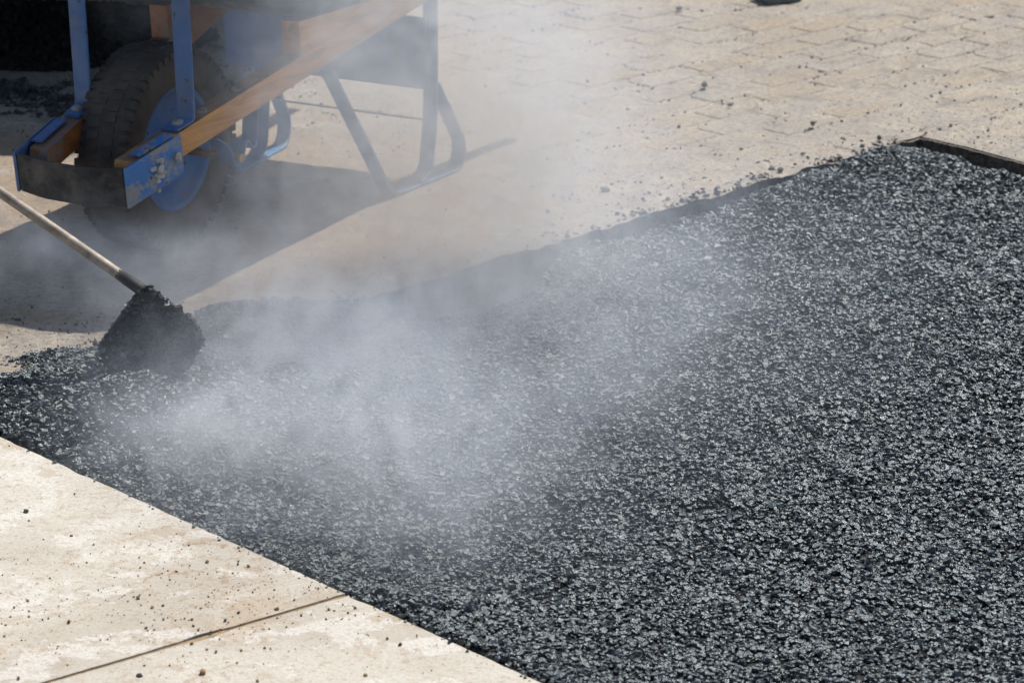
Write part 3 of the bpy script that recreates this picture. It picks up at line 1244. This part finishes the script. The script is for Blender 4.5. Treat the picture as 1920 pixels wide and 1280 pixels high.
for k, (u, v, rp, mt, lab, cat) in enumerate(PEBBLES):
    q = G(u, v + rp * 0.4, 0.006 if v > 800 else 0.003)
    r = rp * (q - _C).length / FPX
    vv = ROCKS[k % len(ROCKS)] * r * np.array([1.1, 1.1, 1.15])
    sub = bmesh.new()
    vl = [sub.verts.new(c) for c in vv]
    for f in ICO_F:
        sub.faces.new([vl[i] for i in f])
    bmesh.ops.subdivide_edges(sub, edges=sub.edges, cuts=1, use_grid_fill=True, smooth=0.35)
    for w in sub.verts:
        w.co *= 1 + 0.16 * mnoise.noise(w.co * (1.6 / r) + Vector((k, k, k)))
    o = from_bm("pebble" if cat == "stone" else "crumb", sub, mt)
    zmin = min(w.co.z for w in o.data.vertices)
    o.location = (q.x, q.y, q.z - zmin - 0.001)
    o.rotation_euler = (0, 0, k * 1.3)
    tag(o, lab, cat)

# stone block cut by the top edge of the frame
q = G(1462, 6)
bm = box_bm(-0.05, 0.05, -0.03, 0.05, 0, 0.06)
for w in bm.verts:
    w.co.x += 0.012 * (1 if w.co.z > 0.03 else 0)
o = from_bm("block", bm, mat_plain("grey_green_block", (0.15, 0.165, 0.15), 0.7), None, False, 0.008)
o.location = (q.x, q.y + 0.02, 0.002)
o.rotation_euler = (0, 0, rad(28))
tag(o, "grey green block cut off by the top edge of the photo", "block")

# asphalt spill, spread wide and black to deepen the shade behind the barrow
n = 26000
c = G(20, 70)
x = c.x + rng.normal(0, 0.34, n)
y = c.y + rng.normal(0, 0.20, n)
rr = ((x - c.x) / 0.50) ** 2 + ((y - c.y) / 0.38) ** 2 + 0.25 * fbm(x, y, 7.0, 5.0, 3)
k = (rr < 1) & in_view(x, y, 120)
x, y, rr = x[k], y[k], rr[k]
s = np.clip(0.0060 * np.exp(rng.normal(0, 0.3, len(x))), 0.003, 0.012)
pos = np.stack([x, y, 0.003 + rng.random(len(x)) * 0.05 * np.clip(1 - rr, 0, 1)], 1)
tag(rocks_mesh("asphalt_shade_heap", pos, s, BED, None, 1.5, True), "low black spill of asphalt spread wide to deepen the shade behind the wheelbarrow", "asphalt", None, "stuff")

n = 16000  # asphalt bits in blotches, also put in to darken the shaded ground
uu, vv = rng.uniform(-60, 470, n), rng.uniform(90, 330, n)
q = np.array([G(a_, b_)[:2] for a_, b_ in zip(uu, vv)])
k = fbm(q[:, 0], q[:, 1], 6.5, 11.0, 4) > 0.06 + 0.35 * sstep(200, 330, vv)
x, y = q[k, 0], q[k, 1]
s = np.clip(0.0030 * np.exp(rng.normal(0, 0.4, len(x))), 0.0012, 0.008)
pos = np.stack([x, y, np.maximum(dust_height(x, y), 0) + s * 0.3], 1)
tag(rocks_mesh("trodden_shade_asphalt", pos, s, TAR_CRUMB, None, 1.5, True), "black asphalt bits trodden in, also darkening the shaded ground behind the wheel", "crumbs", None, "stuff")

# ------------------------------------------------------------------ unseen box on wheels, added out of frame to shade the back left
shade_blocker = bpy.data.objects.new("shade_blocker", None)
COL.objects.link(shade_blocker)
shade_blocker.location = (-1.62, 6.68, 0)
tag(shade_blocker, "unseen dark box on wheels added to shade the back left", "shade_blocker")
from_bm("bed", box_bm(-1.05, 1.13, 0.0, 3.0, 0.30, 1.2), BLOCKER, shade_blocker, False, 0.03)  # main body that blocks sun and sky
from_bm("blocker_bar", box_bm(-0.05, 0.05, 2.9, 4.3, 0.25, 0.298), BLOCKER, shade_blocker, False, 0.01)
from_bm("axle", tube_bm([(-0.95, 1.9, 0.33), (0.95, 1.9, 0.33)], 0.04, 10), BLOCKER, shade_blocker)
for sx in (-1, 1):
    w_ = revolve_bm([(-0.09, 0.15), (-0.10, 0.29), (-0.07, 0.33), (0.07, 0.33), (0.10, 0.29), (0.09, 0.15)], 32, 0, 0, 0, None, True)
    bmesh.ops.rotate(w_, verts=w_.verts, cent=(0, 0, 0), matrix=Matrix.Rotation(math.pi / 2, 3, 'Z'))
    bmesh.ops.translate(w_, verts=w_.verts, vec=(sx * 0.9, 1.9, 0.33))
    from_bm("wheel", w_, RUBBER, shade_blocker, True)

# ------------------------------------------------------------------ steam: a voxel cloud with a drifting, lumpy density
sx0, sx1, sy0, sy1, sz0, sz1 = -1.25, 1.10, 3.75, 6.25, -0.06, 1.00
steam = from_bm("steam", box_bm(sx0, sx1, sy0, sy1, sz0, sz1), None)
BLOBS = [  # photo pixel, depth y (None: on the asphalt at height z), radii, strength
    ((820, 680), None, 0.07, (0.38, 0.46, 0.15), 1.3),
    ((520, 580), None, 0.07, (0.22, 0.16, 0.10), 4.6),
    ((390, 800), None, 0.05, (0.19, 0.15, 0.06), 2.4),
    ((740, 880), None, 0.09, (0.20, 0.24, 0.15), 1.5),
    ((880, 160), 5.35, 0, (0.27, 0.20, 0.40), 4.4),
    ((800, 400), 5.25, 0, (0.28, 0.18, 0.20), 2.6),
    ((340, 465), 5.10, 0, (0.22, 0.06, 0.055), 3.6),
    ((60, 470), 5.10, 0, (0.14, 0.07, 0.055), 3.6),
    ((290, 15), 5.65, 0, (0.10, 0.06, 0.05), 1.4),
    ((1150, 520), None, 0.08, (0.42, 0.45, 0.20), 0.6),
    ((172, 708), None, 0.03, (0.05, 0.05, 0.04), 3.0),
]
gt = bpy.data.node_groups.new("steam_voxels", 'GeometryNodeTree')
gt.interface.new_socket("Geometry", in_out='INPUT', socket_type='NodeSocketGeometry')
gt.interface.new_socket("Geometry", in_out='OUTPUT', socket_type='NodeSocketGeometry')
gn, gl = gt.nodes, gt.links
gpos = gn.new("GeometryNodeInputPosition").outputs[0]


def gmath(op, a, b=0.0):
    t = gn.new("ShaderNodeMath")
    t.operation = op
    for v, k in ((a, 0), (b, 1)):
        if isinstance(v, (int, float)):
            t.inputs[k].default_value = v
        else:
            gl.new(v, t.inputs[k])
    return t.outputs[0]


def gvec(op, a, b):
    t = gn.new("ShaderNodeVectorMath")
    t.operation = op
    for v, k in ((a, 0), (b, 1)):
        if isinstance(v, tuple):
            t.inputs[k].default_value = v
        else:
            gl.new(v, t.inputs[k])
    return t.outputs["Value"] if op == 'DOT_PRODUCT' else t.outputs[0]


def gnoise(scale, detail, rough, dist, vec):
    t = gn.new("ShaderNodeTexNoise")
    for k, v in (("Scale", scale), ("Detail", detail), ("Roughness", rough), ("Distortion", dist)):
        t.inputs[k].default_value = v
    gl.new(vec, t.inputs["Vector"])
    return t


wv = gnoise(3.0, 2, 0.5, 0.0, gpos).outputs["Color"]
wpos = gvec('ADD', gpos, gvec('MULTIPLY', gvec('SUBTRACT', wv, (0.5, 0.5, 0.5)), (0.26, 0.26, 0.16)))
tot = None
for (u, v), y, z, r, amp in BLOBS:
    c = G(u, v, z) if y is None else at_y(u, v, y)
    d = gvec('DIVIDE', gvec('SUBTRACT', wpos, c[:]), r)
    b = gmath('MULTIPLY', gmath('POWER', 2.71828, gmath('MULTIPLY', gvec('DOT_PRODUCT', d, d), -1.0)), amp)
    tot = b if tot is None else gmath('ADD', tot, b)
def grange(v, f0, f1, t0, t1):
    t = gn.new("ShaderNodeMapRange")
    t.interpolation_type = 'SMOOTHSTEP'
    for k, q in (("From Min", f0), ("From Max", f1), ("To Min", t0), ("To Max", t1)):
        t.inputs[k].default_value = q
    gl.new(v, t.inputs["Value"])
    return t.outputs[0]


big = grange(gnoise(3.0, 3, 0.55, 0.6, gpos).outputs["Fac"], 0.33, 0.67, 0.5, 1.5)
wisp = grange(gnoise(10.0, 6, 0.68, 2.2, gvec('MULTIPLY', wpos, (1.0, 1.0, 0.9))).outputs["Fac"], 0.36, 0.66, 0.15, 2.0)
dens = gmath('MAXIMUM', gmath('SUBTRACT', gmath('MULTIPLY', gmath('MULTIPLY', tot, big), wisp), 0.03), 0.0)
cube = gn.new("GeometryNodeVolumeCube")
gl.new(dens, cube.inputs["Density"])
cube.inputs["Min"].default_value = (sx0, sy0, sz0)
cube.inputs["Max"].default_value = (sx1, sy1, sz1)
for k, v in (("Resolution X", 190), ("Resolution Y", 205), ("Resolution Z", 90)):
    cube.inputs[k].default_value = v
sm = NT("steam_volume")
sm.n.remove(sm.b)
vol = sm.n.new("ShaderNodeVolumeScatter")
vol.inputs["Color"].default_value = (0.80, 0.88, 1.0, 1)
vol.inputs["Anisotropy"].default_value = 0.0
at = sm.n.new("ShaderNodeAttribute")
at.attribute_name = "density"
sm.link(at.outputs["Fac"], vol.inputs["Density"])
sm.link(vol.outputs[0], sm.n["Material Output"].inputs["Volume"])
steam.data.materials.append(sm.m)
smn = gn.new("GeometryNodeSetMaterial")
smn.inputs["Material"].default_value = sm.m
gl.new(cube.outputs[0], smn.inputs[0])
go = gn.new("NodeGroupOutput")
gl.new(smn.outputs[0], go.inputs[0])
md = steam.modifiers.new("voxels", 'NODES')
md.node_group = gt
tag(steam, "white steam drifting up from the hot asphalt and round the barrow", "steam", None, "stuff")
